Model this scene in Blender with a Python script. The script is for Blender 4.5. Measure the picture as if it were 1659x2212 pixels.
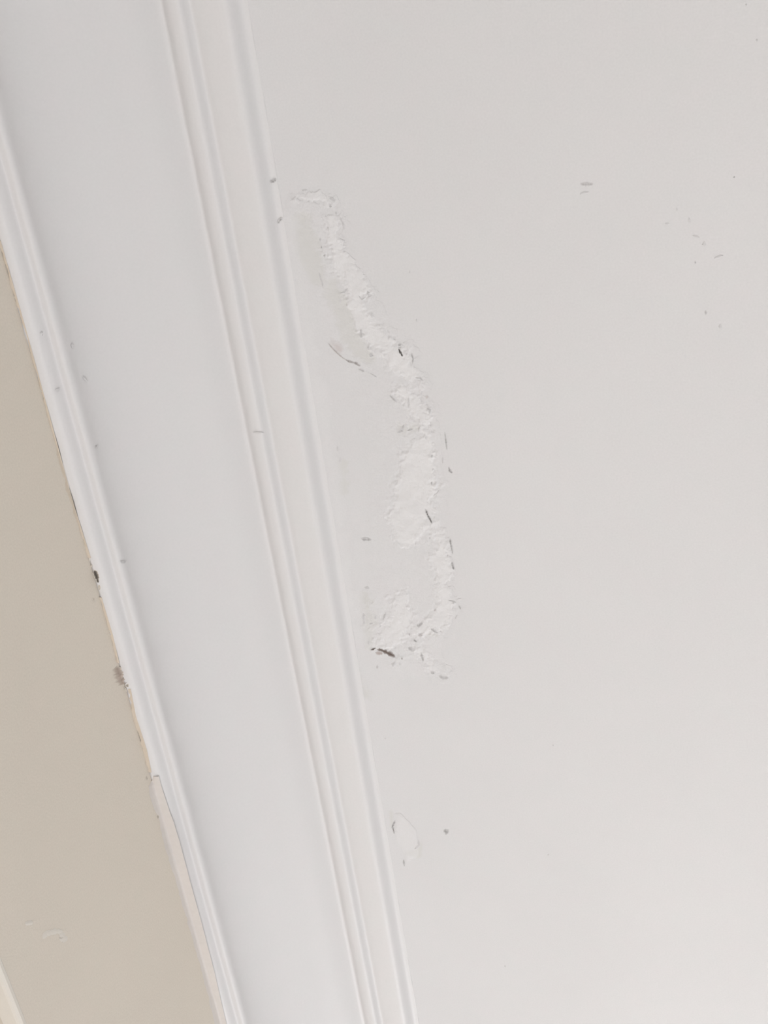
import bpy, bmesh, math
import numpy as np
from mathutils import Matrix, Vector

for o in list(bpy.data.objects):
    bpy.data.objects.remove(o)
C = bpy.context.scene.collection
S = bpy.context.scene

# ---------------------------------------------------------------- camera
IW, IH, F = 1659.0, 2212.0, 2300.0          # frame and focal length in pixels
CEIL = 2.50                                  # ceiling height
CX, CH = 0.391, 0.55                         # camera: distance from wall, distance below ceiling
VP = np.array([1523.0, 5900.0])              # where lines along the cornice meet
def unit(v): return v / np.linalg.norm(v)
def ray(px, py): return np.array([px - IW/2, -(py - IH/2), -F])
_d = unit(ray(*VP))
_z = np.array([0, 0, -1.0]); _z = unit(_z - _d*(_z @ _d)); _x = np.cross(_d, _z)
_t = math.radians(24)
_ez = math.cos(_t)*_z + math.sin(_t)*_x
R = np.array([np.cross(_d, _ez), _d, _ez])   # rows: world x (from wall), y (along cornice), z (up) in camera axes
cam_loc = np.array([CX, 0.0, CEIL - CH])
cam = bpy.data.cameras.new('camera')
cam.sensor_fit = 'VERTICAL'; cam.sensor_height = 24.0; cam.lens = 24.0*F/IH
cam.clip_start = 0.01
co = bpy.data.objects.new('camera', cam); C.objects.link(co)
M = Matrix.Identity(4)
for i in range(3):
    for j in range(3): M[i][j] = float(R[i, j])
    M[i][3] = float(cam_loc[i])
co.matrix_world = M
S.camera = co

# ---------------------------------------------------------------- world, light, exposure
w = bpy.data.worlds.new('world'); S.world = w; w.use_nodes = True
bg = w.node_tree.nodes['Background']
bg.inputs['Color'].default_value = (1.0, 0.985, 0.975, 1); bg.inputs['Strength'].default_value = 0.45
def area(name, loc, target, sx, sy, power, col, spread=180):
    l = bpy.data.lights.new(name, 'AREA'); l.shape = 'RECTANGLE'; l.size = sx; l.size_y = sy
    l.energy = power; l.color = col; l.spread = math.radians(spread)
    o = bpy.data.objects.new(name, l); C.objects.link(o)
    o.location = loc
    o.rotation_euler = (Vector(target) - Vector(loc)).to_track_quat('-Z', 'Y').to_euler()
    return o
area('window_daylight', (0.9, 3.6, 1.2), (0.4, 0.3, 2.3), 1.4, 1.4, 49, (0.98, 0.99, 1.0))
area('added_bounce_lamp', (1.2, 0.7, CEIL-0.03), (1.2, 0.7, 0), 0.7, 0.7, 62, (1.0, 0.985, 0.975), 95)    # unseen lamp, added so its light comes back up from the floor
S.view_settings.view_transform = 'Standard'; S.view_settings.look = 'None'
S.view_settings.gamma = 1; S.view_settings.use_curve_mapping = False
S.view_settings.exposure = -0.03

# ---------------------------------------------------------------- materials
def lin(r, g, b):
    f = lambda c: (c/255/12.92 if c/255 <= 0.04045 else ((c/255+0.055)/1.055)**2.4)
    return (f(r), f(g), f(b), 1)
def paint(name, col, rough=0.6, mottle=0.03, grain=0.02, bump=0.15, bscale=900, tint=None, attrs=()):
    """painted plaster: base colour, soft mottling, fine roller grain; attrs = [(attribute, colour)] wear, and shade painted into gaps, with its own shape"""
    m = bpy.data.materials.new(name); m.use_nodes = True
    nt = m.node_tree; N = nt.nodes; L = nt.links
    b = N['Principled BSDF']; b.inputs['Roughness'].default_value = rough
    b.inputs['Specular IOR Level'].default_value = 0.25
    geo = N.new('ShaderNodeNewGeometry')
    def noise(scale, detail):
        n = N.new('ShaderNodeTexNoise'); n.inputs['Scale'].default_value = scale; n.inputs['Detail'].default_value = detail
        L.new(geo.outputs['Position'], n.inputs['Vector']); return n
    def mix(fac, a, bb):
        x = N.new('ShaderNodeMix'); x.data_type = 'RGBA'
        L.new(fac, x.inputs['Factor'])
        for s, v in ((x.inputs[6], a), (x.inputs[7], bb)):
            if isinstance(v, tuple): s.default_value = v
            else: L.new(v, s)
        return x.outputs[2]
    def sc(c, k): return (c[0]*k, c[1]*k, c[2]*k, 1)
    c = mix(noise(9, 3).outputs['Fac'], sc(col, 1-mottle), sc(col, 1+mottle))
    t = tint or (1.012, 0.995, 1.0)
    tw = N.new('ShaderNodeMix'); tw.data_type = 'RGBA'; tw.blend_type = 'MULTIPLY'; tw.inputs['Factor'].default_value = 1
    L.new(c, tw.inputs[6])
    L.new(mix(noise(60, 2).outputs['Fac'], (t[0], t[1], t[2], 1), (2-t[0], 2-t[1], 2-t[2], 1)), tw.inputs[7])
    g = N.new('ShaderNodeMix'); g.data_type = 'RGBA'; g.blend_type = 'MULTIPLY'; g.inputs['Factor'].default_value = 1
    L.new(tw.outputs[2], g.inputs[6])
    nf = noise(bscale, 2)
    L.new(mix(nf.outputs['Fac'], sc((1, 1, 1), 1-grain*2), sc((1, 1, 1), 1+grain*2)), g.inputs[7])
    out = g.outputs[2]
    for an, ac in attrs:
        a = N.new('ShaderNodeAttribute'); a.attribute_name = an
        out = mix(a.outputs['Fac'], out, ac)
    L.new(out, b.inputs['Base Color'])
    bp = N.new('ShaderNodeBump'); bp.inputs['Strength'].default_value = bump; bp.inputs['Distance'].default_value = 0.0004
    L.new(nf.outputs['Fac'], bp.inputs['Height']); L.new(bp.outputs['Normal'], b.inputs['Normal'])
    return m
CEILC = (0.71, 0.703, 0.705, 1)
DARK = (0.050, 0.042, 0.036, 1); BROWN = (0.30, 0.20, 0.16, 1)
m_ceil = paint('ceiling_paint', CEILC)
m_patch = paint('patch_plaster', CEILC, rough=0.75, grain=0.025, bump=0.25,
                attrs=[('smear', (0.765, 0.757, 0.755, 1)), ('scraped', (0.675, 0.668, 0.652, 1)), ('brown', (0.50, 0.42, 0.40, 1))])
m_mark = paint('ceiling_crack', CEILC, attrs=[('shade_dirt', DARK), ('brown', BROWN)])  # dark colour painted in for the shadow inside gaps of peeling paint
m_trim = paint('trim_gloss_paint', (0.725, 0.712, 0.706, 1), rough=0.42, mottle=0.015, grain=0.012, bump=0.08, bscale=700)
m_tmark = paint('trim_mark', (0.725, 0.712, 0.706, 1), attrs=[('shade_dirt', DARK), ('brown', BROWN)])
m_wall = paint('beige_wall_paint', (0.715, 0.652, 0.565, 1), mottle=0.03, grain=0.03, bump=0.2, bscale=800)
m_wmark = paint('wall_mark', (0.715, 0.652, 0.565, 1), attrs=[('shade_dirt', DARK), ('brown', BROWN)])
m_caulk = paint('caulk_cream', (0.68, 0.635, 0.595, 1), rough=0.5, mottle=0.05, grain=0.02, bump=0.3, bscale=300)
m_edge = paint('tan_paint_edge', (0.64, 0.555, 0.455, 1), rough=0.5, mottle=0.1)
m_dab = paint('pale_paint_dab', (0.73, 0.685, 0.615, 1), rough=0.5)

# ---------------------------------------------------------------- mesh helpers
def link(name, verts, faces, mat, parent=None, smooth=True, attrs=None, label=None, kind=None):
    me = bpy.data.meshes.new(name)
    me.from_pydata([tuple(map(float, v)) for v in verts], [], [tuple(map(int, f)) for f in faces])
    if smooth: me.polygons.foreach_set('use_smooth', [True]*len(me.polygons))
    for k, vals in (attrs or {}).items():
        a = me.attributes.new(k, 'FLOAT', 'POINT'); a.data.foreach_set('value', np.asarray(vals, dtype=np.float32))
    me.materials.append(mat); me.update()
    o = bpy.data.objects.new(name, me); C.objects.link(o)
    if parent: o.parent = parent
    if label: o['label'] = label
    if kind: o['kind'] = kind
    return o
def slab(name, lo, hi, mat, label):
    x0, y0, z0 = lo; x1, y1, z1 = hi
    v = [(x0,y0,z0),(x1,y0,z0),(x1,y1,z0),(x0,y1,z0),(x0,y0,z1),(x1,y0,z1),(x1,y1,z1),(x0,y1,z1)]
    f = [(0,3,2,1),(4,5,6,7),(0,1,5,4),(1,2,6,5),(2,3,7,6),(3,0,4,7)]
    return link(name, v, f, mat, smooth=False, label=label, kind='structure')
_rng = np.random.RandomState(7)
_tab = _rng.rand(256, 256)
def vnoise(x, y):
    xi = np.floor(x).astype(int); yi = np.floor(y).astype(int); fx = x-xi; fy = y-yi
    fx = fx*fx*(3-2*fx); fy = fy*fy*(3-2*fy)
    g = lambda a, b: _tab[a % 256, b % 256]
    return (g(xi,yi)*(1-fx)+g(xi+1,yi)*fx)*(1-fy) + (g(xi,yi+1)*(1-fx)+g(xi+1,yi+1)*fx)*fy
def fbm(x, y, o=4):
    s = 0; a = 0.5; n = 0
    for i in range(o):
        s = s + a*vnoise(x*2**i+17*i, y*2**i+5*i); n += a; a *= 0.55
    return s/n
def sstep(a, b, t):
    t = np.clip((t-a)/(b-a), 0, 1); return t*t*(3-2*t)
def project(x, y, z):                        # world point -> photograph pixel, used to read the survey of marks below
    p = (np.stack([x-cam_loc[0], y-cam_loc[1], z-cam_loc[2]], -1)) @ R
    return p[..., 0]/-p[..., 2]*F + IW/2, -p[..., 1]/-p[..., 2]*F + IH/2
def on_ceiling(px, py):
    r = R @ ray(px, py); k = CH/r[2]; return CX + r[0]*k, r[1]*k
def on_wall(px, py):
    r = R @ ray(px, py); k = -CX/r[0]; return r[1]*k, cam_loc[2] + r[2]*k
LIP = 0.1049                                 # underside of the cornice, below the ceiling
def on_joint(px, py, off):
    """wall, or the underside of the cornice where that comes first; off = distance proud of it"""
    r = R @ ray(px, py); kw = -CX/r[0]; ku = (CH-LIP+0.17*CX)/(r[2]-0.17*r[0])
    if kw <= ku: return off, r[1]*kw, cam_loc[2] + r[2]*kw
    x = CX + r[0]*ku; t = min(1.0, x/0.002)
    return max(x, 0) + off*(1-t), r[1]*ku, CEIL - LIP + 0.17*x - off
def angle_on_row(px, row=1000.0):
    r = R @ ray(px, row); return math.atan2(-r[0], r[2])

# ---------------------------------------------------------------- the setting
YA, YB = -1.2, 3.5
ceiling = slab('ceiling', (-0.12, YA, CEIL), (3.6, YB, CEIL+0.10), m_ceil, 'white painted ceiling with a rough plaster repair beside the cornice')
ZB = on_wall(38, 2177)[1]                    # a shallow step in the wall, whose rounded edge shows in the bottom left corner
STEP = 0.013
def extrude(name, prof, y0, y1, mat, label, smooth=False):
    n = len(prof)
    V = [(x, y, z) for y in (y0, y1) for x, z in prof]
    Fc = [(k, k+n, (k+1) % n+n, (k+1) % n) for k in range(n)] + [tuple(range(n)), tuple(range(n, 2*n))[::-1]]
    return link(name, V, Fc, mat, smooth=smooth, label=label, kind='structure')
wall = extrude('wall_left', [(0, CEIL), (0, ZB), (-STEP, ZB), (-STEP, 0), (-0.12, 0), (-0.12, CEIL)], YA, YB, m_wall, 'beige painted wall below the white cornice')

floor = slab('floor', (-0.12, YA, -0.1), (3.6, YB, 0.0), paint('pale_floor', (0.605, 0.605, 0.62, 1)), 'pale floor far below the cornice')

# cornice: profile points as (pixel on row 1000, millimetres below the ceiling); the distance from the wall follows from the sight line
PROFILE = [(134, 104.8), (138, 104.8), (146, 104.4), (153, 103.7), (160, 102.6), (168, 100.6), (175, 98.6), (180, 97.2), (184, 96.7), (188, 97.0), (193, 97.2), (198, 96.8), (204, 95.5), (209, 93.9), (214, 91.9),
           (220, 89.3), (228, 86.3), (240, 82.2), (262, 75.6), (285, 69.4), (310, 63.0), (340, 55.9), (370, 49.2), (400, 42.5), (430, 35.9),
           (455, 30.3), (480, 25.4), (500, 20.9), (514, 17.6), (526, 14.8), (536, 12.4), (543, 10.9), (547, 10.6), (549.5, 11.5), (552, 13.0), (556, 14.7), (561, 15.6), (568, 15.9), (575, 15.6), (580, 14.9),
           (585, 13.3), (590, 11.6), (595, 10.3), (599, 9.7), (603, 9.9), (607, 10.3), (612, 10.6), (619, 10.7), (628, 10.7), (638, 10.6), (648, 10.3), (655, 10.0), (661, 9.4), (667, 8.2), (673, 6.3), (680, 3.8), (686, 1.8), (692, 0.7), (699, 0.15), (706, 0.0)]
prof = []
for px, v in PROFILE:
    v = v/1000; prof.append((CX - (CH - v)*math.tan(angle_on_row(px)), v))
L5 = prof[-1][0]
_ang = [-angle_on_row(p[0]) for p in PROFILE]
_px, _pv = [p[0] for p in prof], [p[1] for p in prof]
def on_trim(px, py, off):
    r = R @ ray(px, py); t = -math.atan2(-r[0], r[2])
    x = float(np.interp(t, _ang, _px)); v = float(np.interp(t, _ang, _pv)); k = (x-CX)/r[0]
    n = math.hypot(CX-x, CH-v)
    return x + off*(CX-x)/n, r[1]*k, CEIL - v - off*(CH-v)/n
prof[0] = (0.0, prof[0][1])
prof[-1] = (L5, -0.0002)
print('PROFILE', [(round(a*1000,1), round(b*1000,1)) for a, b in prof])
ys = np.concatenate([np.arange(YA, -0.15, 0.05), np.arange(-0.15, 1.3, 0.004), np.arange(1.3, YB+0.001, 0.05)])
V = []; Fc = []
npf = len(prof)
for y in ys:
    for k, (x, v) in enumerate(prof):
        j = 0.00022*(fbm(np.float64(y*70+50), np.float64(k*0.35+3))-0.5)*2
        e = 0.0011*(fbm(np.float64(y*90+11), np.float64(4.0), 5)-0.5)*2 if k == 0 else 0
        e2 = 0.0007*(fbm(np.float64(y*45+31), np.float64(9.0), 4)-0.5)*2 if k == npf-1 else 0
        V.append((x + (j if k else 0) + e2, y, CEIL - v + j*0.7 + e))
    V += [(0.0, y, CEIL)]
nr = npf + 1
for i in range(len(ys)-1):
    for k in range(nr):
        a = i*nr+k; b = i*nr+(k+1) % nr
        Fc.append((a, b, b+nr, a+nr))
Fc.append(tuple(range(nr))[::-1]); Fc.append(tuple((len(ys)-1)*nr+k for k in range(nr)))
cornice = link('trim_1', V, Fc, m_trim, label='white moulded cornice with a wide cove and twin beads', kind='structure')

# pale rounded edge of the step in the wall (bottom left corner)
extrude('trim_2', [(-0.0001, ZB+0.002), (0.0002, ZB+0.0012), (0.0002, ZB-0.0004), (-0.0008, ZB-0.0018), (-0.0024, ZB-0.0024), (-STEP, ZB-0.0024), (-STEP-0.002, ZB), (-STEP, ZB+0.002)],
        YA, YB, m_dab, 'pale rounded edge of the wall at the bottom left corner')

# caulk between cornice and wall
def strip(name, rows, mat, parent, label=None, thick=0.0006, ragged=0.10):
    """rows of (left px, right px, row) on the wall plane -> a rounded ragged strip"""
    V = []; Fc = []; K = 7
    rr = []
    for (a, b) in zip(rows[:-1], rows[1:]):
        m = max(2, int(abs(b[2]-a[2])/4))
        rr += [tuple(a[q]+(b[q]-a[q])*s/m for q in range(3)) for s in range(m)]
    rr.append(rows[-1])
    for i, (l, r, row) in enumerate(rr):
        wd = r-l
        l2 = l + wd*ragged*(fbm(np.float64(row*0.06), np.float64(1.5), 4)-0.5)*2
        for k in range(K):
            t = k/(K-1)
            h = thick*math.sin(math.pi*min(1, t*0.75+0.02))**0.7*(0.7+0.6*fbm(np.float64(row*0.05), np.float64(k*0.8+7)))
            V.append(on_joint(l2+(r-l2)*t, row, h if 0 < k else 0.00003))
    for i in range(len(rr)-1):
        for k in range(K-1):
            a = i*K+k; Fc.append((a, a+K, a+K+1, a+1))
    return link(name, V, Fc, mat, parent, label=label)
strip('caulk_bead', [(330, 344, 1676), (322, 350, 1700), (327, 360, 1730), (336, 368, 1755), (345, 376, 1775), (352, 388, 1815), (366, 400, 1860), (384, 416, 1920),
                     (407, 438, 2000), (436, 464, 2100), (464, 490, 2212), (500, 520, 2330)], m_caulk, cornice, 'cream caulk bead along the lower edge')
strip('paint_edge', [(-4, 2, 520), (52, 58, 715), (110, 115, 925), (152, 158, 1085), (190, 197, 1205)], m_edge, cornice, 'thin tan paint line along the lower edge', thick=0.0003, ragged=0.9)
strip('paint_edge', [(214, 220, 1290), (237, 244, 1370), (252, 258, 1432)], m_edge, cornice, 'thin tan paint line along the lower edge', thick=0.0003, ragged=0.9)
strip('paint_edge', [(274, 283, 1488), (287, 294, 1545), (308, 318, 1620), (320, 328, 1668)], m_edge, cornice, 'thin tan paint line along the lower edge', thick=0.0003, ragged=0.9)

# ---------------------------------------------------------------- plaster repair on the ceiling
def dpoly(px, py, pts):
    """distance to a polyline of (x, y, radius), less the radius there"""
    best = np.full(px.shape, 1e9)
    for (x0, y0, r0), (x1, y1, r1) in zip(pts[:-1], pts[1:]):
        dx, dy = x1-x0, y1-y0
        t = np.clip(((px-x0)*dx+(py-y0)*dy)/(dx*dx+dy*dy+1e-9), 0, 1)
        best = np.minimum(best, np.hypot(px-x0-t*dx, py-y0-t*dy) - (r0+(r1-r0)*t))
    return best
AREA = [(660, 455, 38), (680, 520, 52), (720, 620, 62), (770, 720, 72), (830, 830, 72), (870, 940, 78), (880, 1060, 84), (885, 1180, 86), (890, 1290, 92), (880, 1390, 72), (860, 1425, 40)]
SMEAR = [[(650, 425, 7), (695, 424, 8), (712, 445, 6)],
         [(716, 470, 7), (722, 520, 12), (738, 565, 20), (765, 600, 26), (775, 630, 20), (768, 665, 16), (790, 705, 20), (830, 740, 20), (862, 780, 20), (895, 808, 10)],
         [(868, 842, 10), (890, 868, 18), (915, 900, 14), (922, 940, 12), (905, 985, 34), (898, 1050, 46), (886, 1110, 46), (880, 1150, 30)],
         [(935, 1130, 12), (955, 1180, 16), (955, 1250, 18), (965, 1300, 18), (945, 1345, 18), (905, 1360, 14)],
         [(868, 1290, 14), (868, 1340, 28), (845, 1375, 24), (815, 1390, 12)],
         [(905, 1400, 10), (930, 1440, 8)], [(620, 470, 9), (650, 640, 11), (668, 740, 12), (690, 860, 12), (708, 960, 11), (735, 1150, 11), (760, 1330, 8)]]
SCRAPE = [[(655, 470, 16), (668, 545, 26), (688, 600, 14)], [(715, 612, 14), (735, 655, 22), (760, 720, 24), (775, 760, 16), (800, 775, 8)],
          [(866, 925, 6), (900, 922, 10)], [(792, 1290, 6), (797, 1350, 13), (800, 1395, 6)], [(930, 1362, 12), (945, 1372, 6)], [(742, 1000, 5), (745, 1060, 7)], [(760, 1440, 5), (790, 1500, 5)]]
ROUGH = [(800, 1345, 18), (818, 1392, 20), (905, 1372, 18), (890, 1402, 16), (937, 1360, 22), (930, 1446, 14), (958, 1458, 18), (852, 1432, 14), (868, 1424, 10), (715, 440, 14), (736, 478, 14), (794, 634, 16), (780, 722, 10), (802, 764, 14),
         (882, 762, 18), (908, 828, 18), (928, 890, 16), (880, 922, 22), (936, 985, 14), (940, 1050, 18), (850, 860, 14), (960, 1190, 12), (985, 1310, 14), (800, 1300, 12), (740, 640, 14), (700, 545, 12)]
BR = [(716, 738, 4), (732, 752, 8)]
def relief(px, py):
    """height below the ceiling in metres, and the wear colours, of the repair"""
    wob = (fbm(px*0.035+3, py*0.035, 4)-0.5)*30
    fine = (fbm((px*0.86+py*0.5)*0.13, (py*0.86-px*0.5)*0.13+140, 4)-0.5)
    rag = (fbm(px*0.05+60, py*0.05+80, 5)-0.5)
    a = sstep(12, -34, dpoly(px, py, AREA) + wob)
    s = np.zeros_like(px); g = np.zeros_like(px); torn = np.zeros_like(px)
    for i, p in enumerate(SMEAR):
        d = dpoly(px, py, p) + wob*0.5 + fine*22 + rag*26
        soft = 5 if i < 6 else 16
        s = np.maximum(s, sstep(soft, -soft-3, d)*(1 if i < 6 else 0.45))
        if i < 6: torn = np.maximum(torn, np.exp(-(d/9)**2))
    for p in SCRAPE: g = np.maximum(g, sstep(9, -11, dpoly(px, py, p) + wob*0.5 + fine*18 + rag*20))
    g = g*(1-s)
    lump = fbm(px*0.05+9, py*0.05+2, 4)
    fl = fbm((px*0.8+py*0.6)*0.15+30, (py*0.8-px*0.6)*0.13+200, 3)
    h = a*(0.26+0.26*(lump-0.5)) + s*(0.20+0.55*(lump-0.45)*sstep(0.2, 0.9, s)) - g*0.16*a + a*0.06*fine + torn*(0.9*np.maximum(fl-0.5, -0.2))*sstep(0, 0.3, a)
    for rx, ry, rr in ROUGH:
        h = h + np.exp(-((px-rx)**2+(py-ry)**2)/(rr*rr))*(1.5*np.maximum(fl-0.46, -0.1) + 0.25)*0.55
    br = sstep(4, -6, dpoly(px, py, BR) + fine*14)
    s = s*(0.75+0.6*(fbm(px*0.03+70, py*0.03+7, 3)-0.35))
    return np.maximum(h, 0.0)*0.001, np.clip(s, 0, 1)*0.85, g*0.9, br*0.4
def relief2(px, py):
    wob = (fbm(px*0.05+8, py*0.05, 4)-0.5)*14
    d = dpoly(px, py, [(862, 1765, 10), (878, 1805, 20), (888, 1840, 14), (882, 1856, 6)])
    a = sstep(4, -4, d + wob)
    g = sstep(4, -4, np.minimum(dpoly(px, py, [(845, 1755, 3), (847, 1785, 5)]), dpoly(px, py, [(878, 1842, 4), (903, 1845, 8), (908, 1825, 4)])) + wob*0.5)
    lump = fbm(px*0.06, py*0.06, 3)
    return np.maximum(a*(0.22+0.4*(lump-0.4)) , 0)*0.001, a*0.35, g*(1-a*0.6), a*0
def field(name, fn, box, step, label):
    (xa, xb, ya, yb) = box
    xs = np.arange(xa, xb, step); yy = np.arange(ya, yb, step*1.25)
    X, Y = np.meshgrid(xs, yy)
    px, py = project(X, Y, np.full_like(X, CEIL))
    h, s, g, b = fn(px, py)
    keep = (h > 2e-5) | (s > 0.02) | (g > 0.02) | (b > 0.02)
    ny, nx = X.shape
    f = keep[:-1, :-1] & keep[1:, :-1] & keep[:-1, 1:] & keep[1:, 1:] & (X[:-1, :-1] > L5-0.003)
    idx = np.arange(ny*nx).reshape(ny, nx)
    q = np.stack([idx[:-1, :-1][f], idx[1:, :-1][f], idx[1:, 1:][f], idx[:-1, 1:][f]], -1)
    used = np.unique(q); remap = np.full(ny*nx, -1); remap[used] = np.arange(len(used))
    Z = CEIL - 0.00004 - h
    P = np.stack([X.ravel(), Y.ravel(), Z.ravel()], -1)[used]
    return link(name, P, remap[q], m_patch, ceiling, attrs={'smear': s.ravel()[used], 'scraped': g.ravel()[used], 'brown': b.ravel()[used]}, label=label)
cs = [on_ceiling(*p) for p in ((560, 380), (1050, 380), (560, 1560), (1050, 1560))]
field('plaster_patch', relief, (L5-0.004, max(c[0] for c in cs), min(c[1] for c in cs), max(c[1] for c in cs)), 0.00040, 'rough white plaster repair with torn edges')
cs = [on_ceiling(*p) for p in ((820, 1700), (950, 1700), (820, 1900), (950, 1900))]
field('plaster_patch', relief2, (L5-0.002, max(c[0] for c in cs), min(c[1] for c in cs), max(c[1] for c in cs)), 0.00045, 'small plaster dab near the cornice')

# ---------------------------------------------------------------- cracks, chips and pits
def mark(name, pts, width, dark, mat, parent, plane='ceiling', brown=0.0, blunt=False, proud=0.0001):
    """a ragged sliver: pts along it, greatest width in px, gap shade painted dark in its middle"""
    P = [np.array(p, float) for p in pts]
    if len(P) == 1: P = [P[0]-np.array([width*0.35, 0]), P[0]+np.array([width*0.35, 0])]
    seg = []
    for a, b in zip(P[:-1], P[1:]):
        m = max(3, int(np.linalg.norm(b-a)/2.5)); seg += [a+(b-a)*s/m for s in range(m)]
    seg.append(P[-1]); n = len(seg); ROW = (-1, -0.55, 0, 0.55, 1)
    V = []; Fc = []; D = []; B = []
    for i, p in enumerate(seg):
        t = i/(n-1)
        d = seg[min(i+1, n-1)]-seg[max(i-1, 0)]; d = d/(np.linalg.norm(d)+1e-9); nn = np.array([-d[1], d[0]])
        env = (4*t*(1-t))**(0.25 if blunt else 0.5)
        wj = 0.35+1.3*fbm(np.float64(p[0]*0.33+p[1]*0.41), np.float64(width), 3)
        wd = max(0.4, width*0.62*env*wj)
        for k, r in enumerate(ROW):
            q = p + nn*wd*r + nn*(fbm(np.float64(p[1]*0.3+k), np.float64(p[0]*0.3), 2)-0.5)*min(width*0.35, 2.5)
            lift = 0.00012*(1-abs(r))*env
            if plane == 'ceiling':
                x, y = on_ceiling(*q)
                hh = max(float(relief(np.array([q[0]]), np.array([q[1]]))[0][0]) if 560 < q[0] < 1050 and 380 < q[1] < 1560 else 0,
                         float(relief2(np.array([q[0]]), np.array([q[1]]))[0][0]) if 820 < q[0] < 950 and 1700 < q[1] < 1900 else 0)
                V.append((x, y, CEIL - proud - hh - lift))
            elif plane == 'trim':
                V.append(on_trim(q[0], q[1], 0.0004 + lift))
            else:
                V.append(on_joint(q[0], q[1], plane + lift))
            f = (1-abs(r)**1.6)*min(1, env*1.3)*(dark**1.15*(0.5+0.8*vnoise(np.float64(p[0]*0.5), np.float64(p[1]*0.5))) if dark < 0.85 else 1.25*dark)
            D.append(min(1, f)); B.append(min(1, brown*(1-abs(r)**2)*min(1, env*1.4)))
    for i in range(n-1):
        for k in range(4):
            a = i*5+k; Fc.append((a, a+1, a+6, a+5))
    return link(name, V, Fc, mat, parent, attrs={'shade_dirt': D, 'brown': B})
CRACKS = [  # points, width, painted gap shade, brown
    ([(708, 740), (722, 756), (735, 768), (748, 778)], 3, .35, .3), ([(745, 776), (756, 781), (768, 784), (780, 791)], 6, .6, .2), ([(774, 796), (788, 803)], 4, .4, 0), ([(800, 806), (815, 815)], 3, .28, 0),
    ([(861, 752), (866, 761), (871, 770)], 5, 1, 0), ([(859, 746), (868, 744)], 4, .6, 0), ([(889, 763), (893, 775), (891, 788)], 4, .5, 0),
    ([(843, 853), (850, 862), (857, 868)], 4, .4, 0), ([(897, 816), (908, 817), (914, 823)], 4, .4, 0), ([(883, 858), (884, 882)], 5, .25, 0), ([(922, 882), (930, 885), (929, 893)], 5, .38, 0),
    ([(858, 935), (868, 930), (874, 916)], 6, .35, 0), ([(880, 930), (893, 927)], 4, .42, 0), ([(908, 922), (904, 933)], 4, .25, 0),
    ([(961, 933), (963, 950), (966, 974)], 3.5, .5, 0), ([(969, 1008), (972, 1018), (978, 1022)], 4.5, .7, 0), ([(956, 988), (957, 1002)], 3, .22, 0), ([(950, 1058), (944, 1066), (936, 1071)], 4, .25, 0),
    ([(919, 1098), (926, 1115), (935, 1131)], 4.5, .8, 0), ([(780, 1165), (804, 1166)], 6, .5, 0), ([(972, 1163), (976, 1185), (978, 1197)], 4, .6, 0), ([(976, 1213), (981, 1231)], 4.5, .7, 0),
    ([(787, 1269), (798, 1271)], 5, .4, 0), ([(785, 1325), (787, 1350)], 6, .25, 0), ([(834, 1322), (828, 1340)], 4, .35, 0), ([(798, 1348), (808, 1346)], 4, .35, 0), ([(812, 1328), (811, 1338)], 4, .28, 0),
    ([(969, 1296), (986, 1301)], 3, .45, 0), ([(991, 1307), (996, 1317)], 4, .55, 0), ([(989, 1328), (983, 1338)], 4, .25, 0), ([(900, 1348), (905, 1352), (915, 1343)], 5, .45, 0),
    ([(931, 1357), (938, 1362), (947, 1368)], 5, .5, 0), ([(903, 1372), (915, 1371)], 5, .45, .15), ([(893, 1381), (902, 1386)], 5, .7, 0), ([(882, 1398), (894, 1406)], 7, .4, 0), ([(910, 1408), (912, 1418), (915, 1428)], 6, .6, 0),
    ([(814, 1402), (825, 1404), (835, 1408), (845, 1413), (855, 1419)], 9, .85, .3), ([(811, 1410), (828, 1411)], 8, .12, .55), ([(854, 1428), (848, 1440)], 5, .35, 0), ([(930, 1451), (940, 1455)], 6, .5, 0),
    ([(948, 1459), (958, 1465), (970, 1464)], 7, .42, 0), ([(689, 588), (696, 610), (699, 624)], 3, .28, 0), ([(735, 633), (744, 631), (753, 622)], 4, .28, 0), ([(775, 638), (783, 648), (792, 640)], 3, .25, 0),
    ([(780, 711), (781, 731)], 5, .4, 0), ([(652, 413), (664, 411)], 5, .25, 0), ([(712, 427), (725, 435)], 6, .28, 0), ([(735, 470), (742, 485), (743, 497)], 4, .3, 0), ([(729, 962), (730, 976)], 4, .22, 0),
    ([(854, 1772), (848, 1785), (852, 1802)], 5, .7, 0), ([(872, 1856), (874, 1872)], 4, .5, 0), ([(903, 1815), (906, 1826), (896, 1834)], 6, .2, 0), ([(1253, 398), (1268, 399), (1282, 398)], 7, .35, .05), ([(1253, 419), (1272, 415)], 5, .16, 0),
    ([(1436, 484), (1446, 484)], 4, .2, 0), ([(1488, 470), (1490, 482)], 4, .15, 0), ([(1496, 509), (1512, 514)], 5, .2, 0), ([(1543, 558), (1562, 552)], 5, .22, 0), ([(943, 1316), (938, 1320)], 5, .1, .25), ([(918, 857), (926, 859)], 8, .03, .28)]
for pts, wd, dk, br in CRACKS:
    mark('crack', pts, wd, dk, m_mark, ceiling, brown=br)
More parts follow.
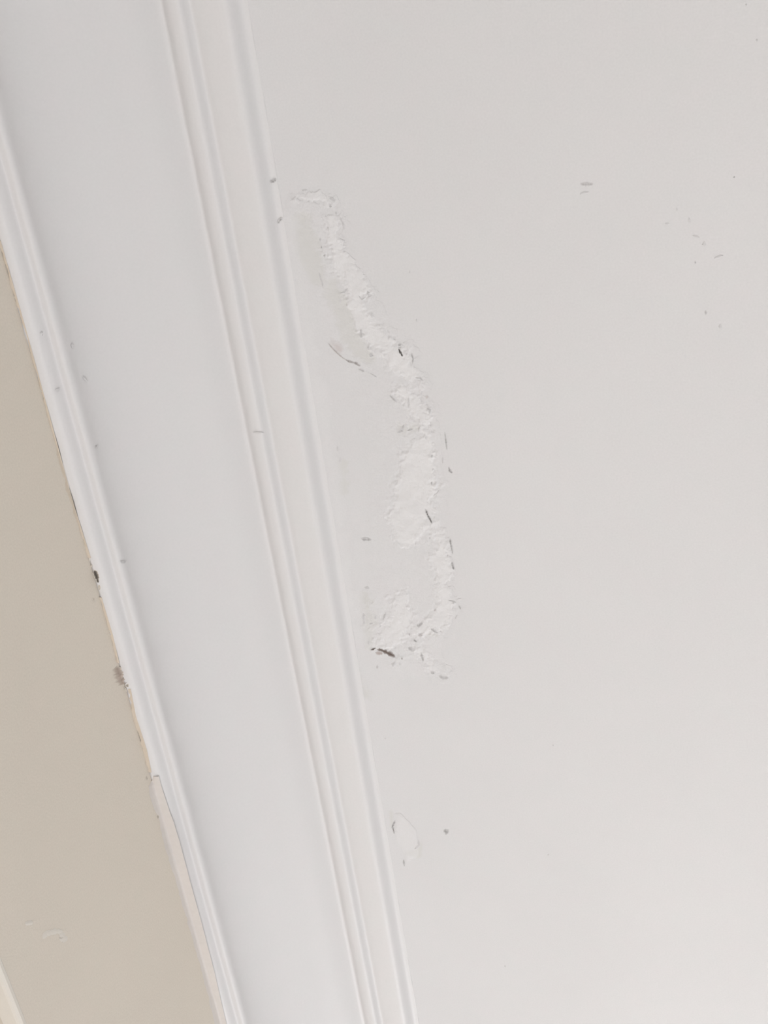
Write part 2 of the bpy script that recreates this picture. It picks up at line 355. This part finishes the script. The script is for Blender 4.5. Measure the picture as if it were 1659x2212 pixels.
CHIPS = [([(714, 446)], 8, .5, 0), ([(726, 460)], 6, .3, 0), ([(692, 518)], 6, .4, 0), ([(695, 534)], 5, .5, 0), ([(702, 553)], 8, .45, 0),
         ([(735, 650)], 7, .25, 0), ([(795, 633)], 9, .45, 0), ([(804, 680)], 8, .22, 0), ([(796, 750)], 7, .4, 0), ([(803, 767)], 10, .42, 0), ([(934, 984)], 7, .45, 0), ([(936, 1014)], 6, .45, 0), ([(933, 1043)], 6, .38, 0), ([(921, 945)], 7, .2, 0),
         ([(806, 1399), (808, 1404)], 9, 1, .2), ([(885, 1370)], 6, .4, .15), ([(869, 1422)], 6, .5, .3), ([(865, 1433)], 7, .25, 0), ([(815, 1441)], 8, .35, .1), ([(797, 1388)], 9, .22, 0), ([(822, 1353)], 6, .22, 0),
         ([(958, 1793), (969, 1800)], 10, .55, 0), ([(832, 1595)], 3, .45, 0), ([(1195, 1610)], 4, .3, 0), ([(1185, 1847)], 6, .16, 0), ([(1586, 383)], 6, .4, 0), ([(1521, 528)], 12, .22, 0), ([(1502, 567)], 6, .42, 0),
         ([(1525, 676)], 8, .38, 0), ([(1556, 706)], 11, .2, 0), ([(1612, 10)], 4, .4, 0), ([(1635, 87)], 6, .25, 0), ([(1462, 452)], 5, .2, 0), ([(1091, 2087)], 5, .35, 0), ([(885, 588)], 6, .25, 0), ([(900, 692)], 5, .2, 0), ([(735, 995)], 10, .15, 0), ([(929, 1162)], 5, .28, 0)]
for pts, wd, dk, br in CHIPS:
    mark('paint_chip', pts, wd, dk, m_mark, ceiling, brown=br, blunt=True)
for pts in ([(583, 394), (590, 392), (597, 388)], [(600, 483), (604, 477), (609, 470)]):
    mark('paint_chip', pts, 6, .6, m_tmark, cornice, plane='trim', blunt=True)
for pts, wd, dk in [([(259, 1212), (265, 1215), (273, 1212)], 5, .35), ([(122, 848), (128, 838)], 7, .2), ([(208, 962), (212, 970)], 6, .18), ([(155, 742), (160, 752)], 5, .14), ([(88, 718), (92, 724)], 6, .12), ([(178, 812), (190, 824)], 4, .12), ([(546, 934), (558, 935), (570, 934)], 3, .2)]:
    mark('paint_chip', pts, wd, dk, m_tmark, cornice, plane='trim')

# chips where cornice and wall meet
E = 0.00012
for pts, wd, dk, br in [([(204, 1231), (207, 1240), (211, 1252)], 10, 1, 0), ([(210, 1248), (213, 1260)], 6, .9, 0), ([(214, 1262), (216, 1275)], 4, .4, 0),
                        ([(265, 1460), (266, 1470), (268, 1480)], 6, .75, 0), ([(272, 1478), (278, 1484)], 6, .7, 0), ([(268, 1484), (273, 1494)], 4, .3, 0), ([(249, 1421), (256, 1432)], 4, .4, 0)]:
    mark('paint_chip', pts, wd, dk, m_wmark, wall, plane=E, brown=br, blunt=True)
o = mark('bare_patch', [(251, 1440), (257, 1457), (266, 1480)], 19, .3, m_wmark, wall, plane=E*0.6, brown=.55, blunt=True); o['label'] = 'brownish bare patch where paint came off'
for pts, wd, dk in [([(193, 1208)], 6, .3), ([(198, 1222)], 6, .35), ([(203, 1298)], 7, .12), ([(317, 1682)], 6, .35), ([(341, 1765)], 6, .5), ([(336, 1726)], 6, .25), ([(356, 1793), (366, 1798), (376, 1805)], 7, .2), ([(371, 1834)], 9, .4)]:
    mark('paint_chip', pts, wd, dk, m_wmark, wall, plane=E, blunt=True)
# pale paint dabs on the wall
def dab(pts, width):
    o = mark('paint_dab', pts, width, 0, m_dab, wall, plane=0.00005, blunt=True)
dab([(54, 1996), (72, 1992)], 8); dab([(92, 2028), (100, 2016), (118, 2012), (136, 2012)], 9); dab([(130, 2014), (137, 2025), (134, 2036)], 11)
